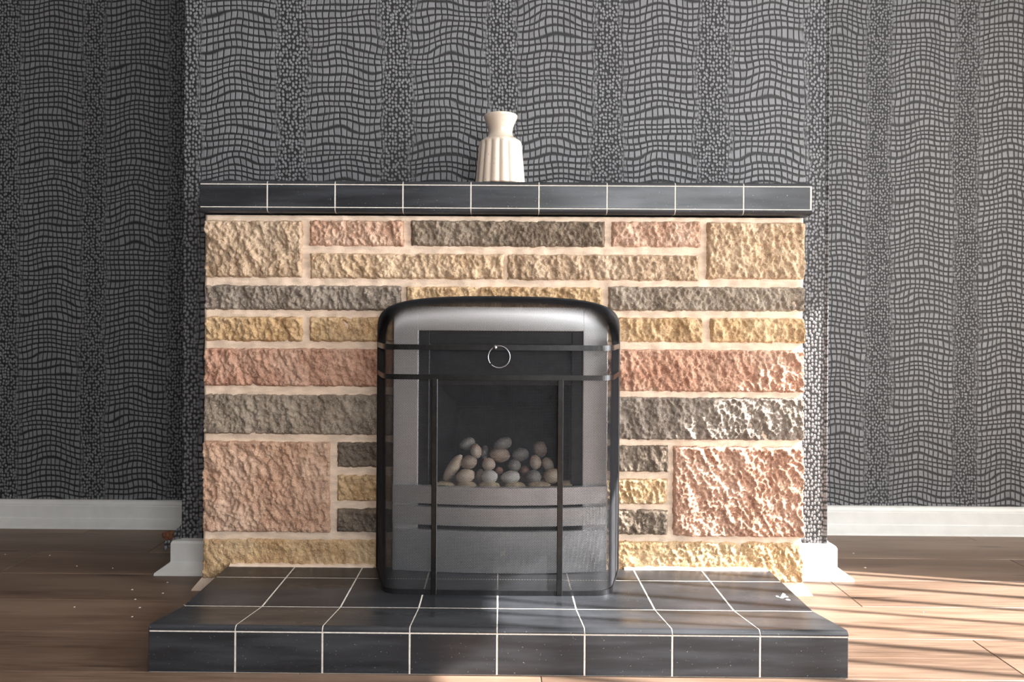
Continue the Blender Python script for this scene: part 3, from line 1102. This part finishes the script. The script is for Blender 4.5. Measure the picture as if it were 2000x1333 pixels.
zf = lambda y: P(977, y, YFR).z
band('upper_band', zf(684.5), zf(674), 0.0026, BANDM)
band('lower_band', zf(742.5), zf(732.5), 0.0026, BANDM)
band('base_rail', ZF, ZF + 0.0105, 0.003, BLACKM)
for px in (848.5, 1093.5):
    c = P(px, 950, YFR).x
    box('upright', (c - 0.0057, YFR - 0.0062, ZF + 0.001), (c + 0.0057, YFR - 0.0018, zf(741)), BANDM, scr, 0.0007)
# rim round the back, following the stone
pts = [Vector((XS0, YBK, ZF + 0.002)), Vector((XS0, YBK, 0.3)), Vector((XS0, YBK, ZS1))]
for k in range(1, 60):
    a = math.pi * k / 60
    x = XSM - HWS * math.copysign(abs(math.cos(a)) ** 0.42, math.cos(a))
    pts.append(Vector((x, YBK, float(arch_z(np.array(x))))))
pts += [Vector((XS1, YBK, ZS1)), Vector((XS1, YBK, 0.3)), Vector((XS1, YBK, ZF + 0.002))]
bm = bmesh.new()
tube(bm, pts, 0.0034, 8)
bm_obj('rim', bm, SOOT, scr, True)
# knob and ring handle
kc = P(967, 679, YFR - 0.008)
bm = bmesh.new()
bmesh.ops.create_uvsphere(bm, u_segments=16, v_segments=10, radius=0.0048)
kn = bm_obj('knob', bm, RINGM, scr, True, kc)
rc = P(974.5, 697.5, YFR - 0.0105)
bm = bmesh.new()
pts = [rc + Vector((0.0222 * math.cos(a), 0.0012 * math.sin(a), 0.0222 * math.sin(a))) for a in np.linspace(math.radians(-138), math.radians(217), 49)]
tube(bm, pts, 0.0014, 8)
o = bm_obj('ring_pull', bm, RINGM, scr, True)
o['label'] = 'pewter ring pull'

# ------------------------------------------------------------------ vase
YV = 0.040
sv = (YV - CAM.y) / F_PX
vx = P(977.5, 300, YV).x
ztop = P(977.5, 226, YV).z
H = ztop - MT
prof = [(0.0, 0.0), (0.050, 0.0), (0.0545, 0.002), (0.0535, 0.012), (0.0500, 0.058), (0.0470, 0.095), (0.0462, 0.103), (0.0440, 0.1085), (0.0395, 0.1125), (0.0330, 0.117), (0.0280, 0.122),
        (0.0258, 0.128), (0.0254, 0.134), (0.0265, 0.142), (0.0290, 0.151), (0.0320, 0.159), (0.0350, 0.166), (0.0362, 0.170), (0.0360, 0.1735), (0.0345, 0.1750), (0.0325, 0.1735), (0.0290, 0.162), (0.0235, 0.145), (0.0215, 0.130), (0.030, 0.110), (0.040, 0.09), (0.042, 0.01), (0.0, 0.008)]
sc = H / 0.175
NSEG, FL = 192, 16
body, rimv = [], []
v, f = [], []
dense = []
for (r0, z0), (r1, z1) in zip(prof[:-1], prof[1:]):
    m = 6 if (0.002 <= z0 < 0.112 and r0 > 0.039 and len(dense) < 60) else 2
    for k in range(m):
        dense.append((r0 + (r1 - r0) * k / m, z0 + (z1 - z0) * k / m, len(dense)))
dense.append((prof[-1][0], prof[-1][1], len(dense)))
peak = max(range(len(dense)), key=lambda i: dense[i][1])
for i, (r, z, _) in enumerate(dense):
    for k in range(NSEG):
        a = 2 * math.pi * k / NSEG
        rr = r
        if i < peak and z < 0.113 and r > 0.03:
            ph = abs(math.sin(a * FL / 2 + 0.35))
            fade = 1 - max(0.0, min(1.0, (z - 0.095) / 0.013)) ** 2
            rr = r - 0.0042 * (1 - ph ** 0.75) * max(fade, 0) if z > 0.0 else r - 0.003 * (1 - ph)
        v.append((rr * 1.09 * math.cos(a), rr * 1.09 * math.sin(a), z * sc))
for i in range(len(dense) - 1):
    for k in range(NSEG):
        f.append([i * NSEG + k, i * NSEG + (k + 1) % NSEG, (i + 1) * NSEG + (k + 1) % NSEG, (i + 1) * NSEG + k])
vase = mesh_obj('vase', v, f, mat_vase(), None, True, (vx, YV, MT))
tag(vase, 'cream speckled ceramic vase with fluted body on the mantel shelf', 'vase')

# ------------------------------------------------------------------ crumbs on the floor
bm = bmesh.new()
for (px, py) in ((97, 1086), (150, 1107), (220, 1111), (258, 1153), (264, 1172), (258, 1206), (361, 1183), (10, 1084), (273, 1188), (327, 1139), (1667, 1082), (1690, 1110), (1803, 1197), (318, 1160), (145, 1187)):
    d = P(px, py, 0.0) - CAM
    p = CAM + d * (-CAM.z / d.z)
    m = bmesh.ops.create_icosphere(bm, subdivisions=1, radius=1)
    s = rng.uniform(0.0012, 0.0026)
    for q in m['verts']:
        q.co = Vector((p.x + q.co.x * s * rng.uniform(0.7, 1.7), p.y + q.co.y * s, 0.0008 + q.co.z * 0.0010))
tag(bm_obj('plaster_crumbs', bm, GROUT), 'pale plaster crumbs scattered on the laminate floor', 'debris', kind='stuff')
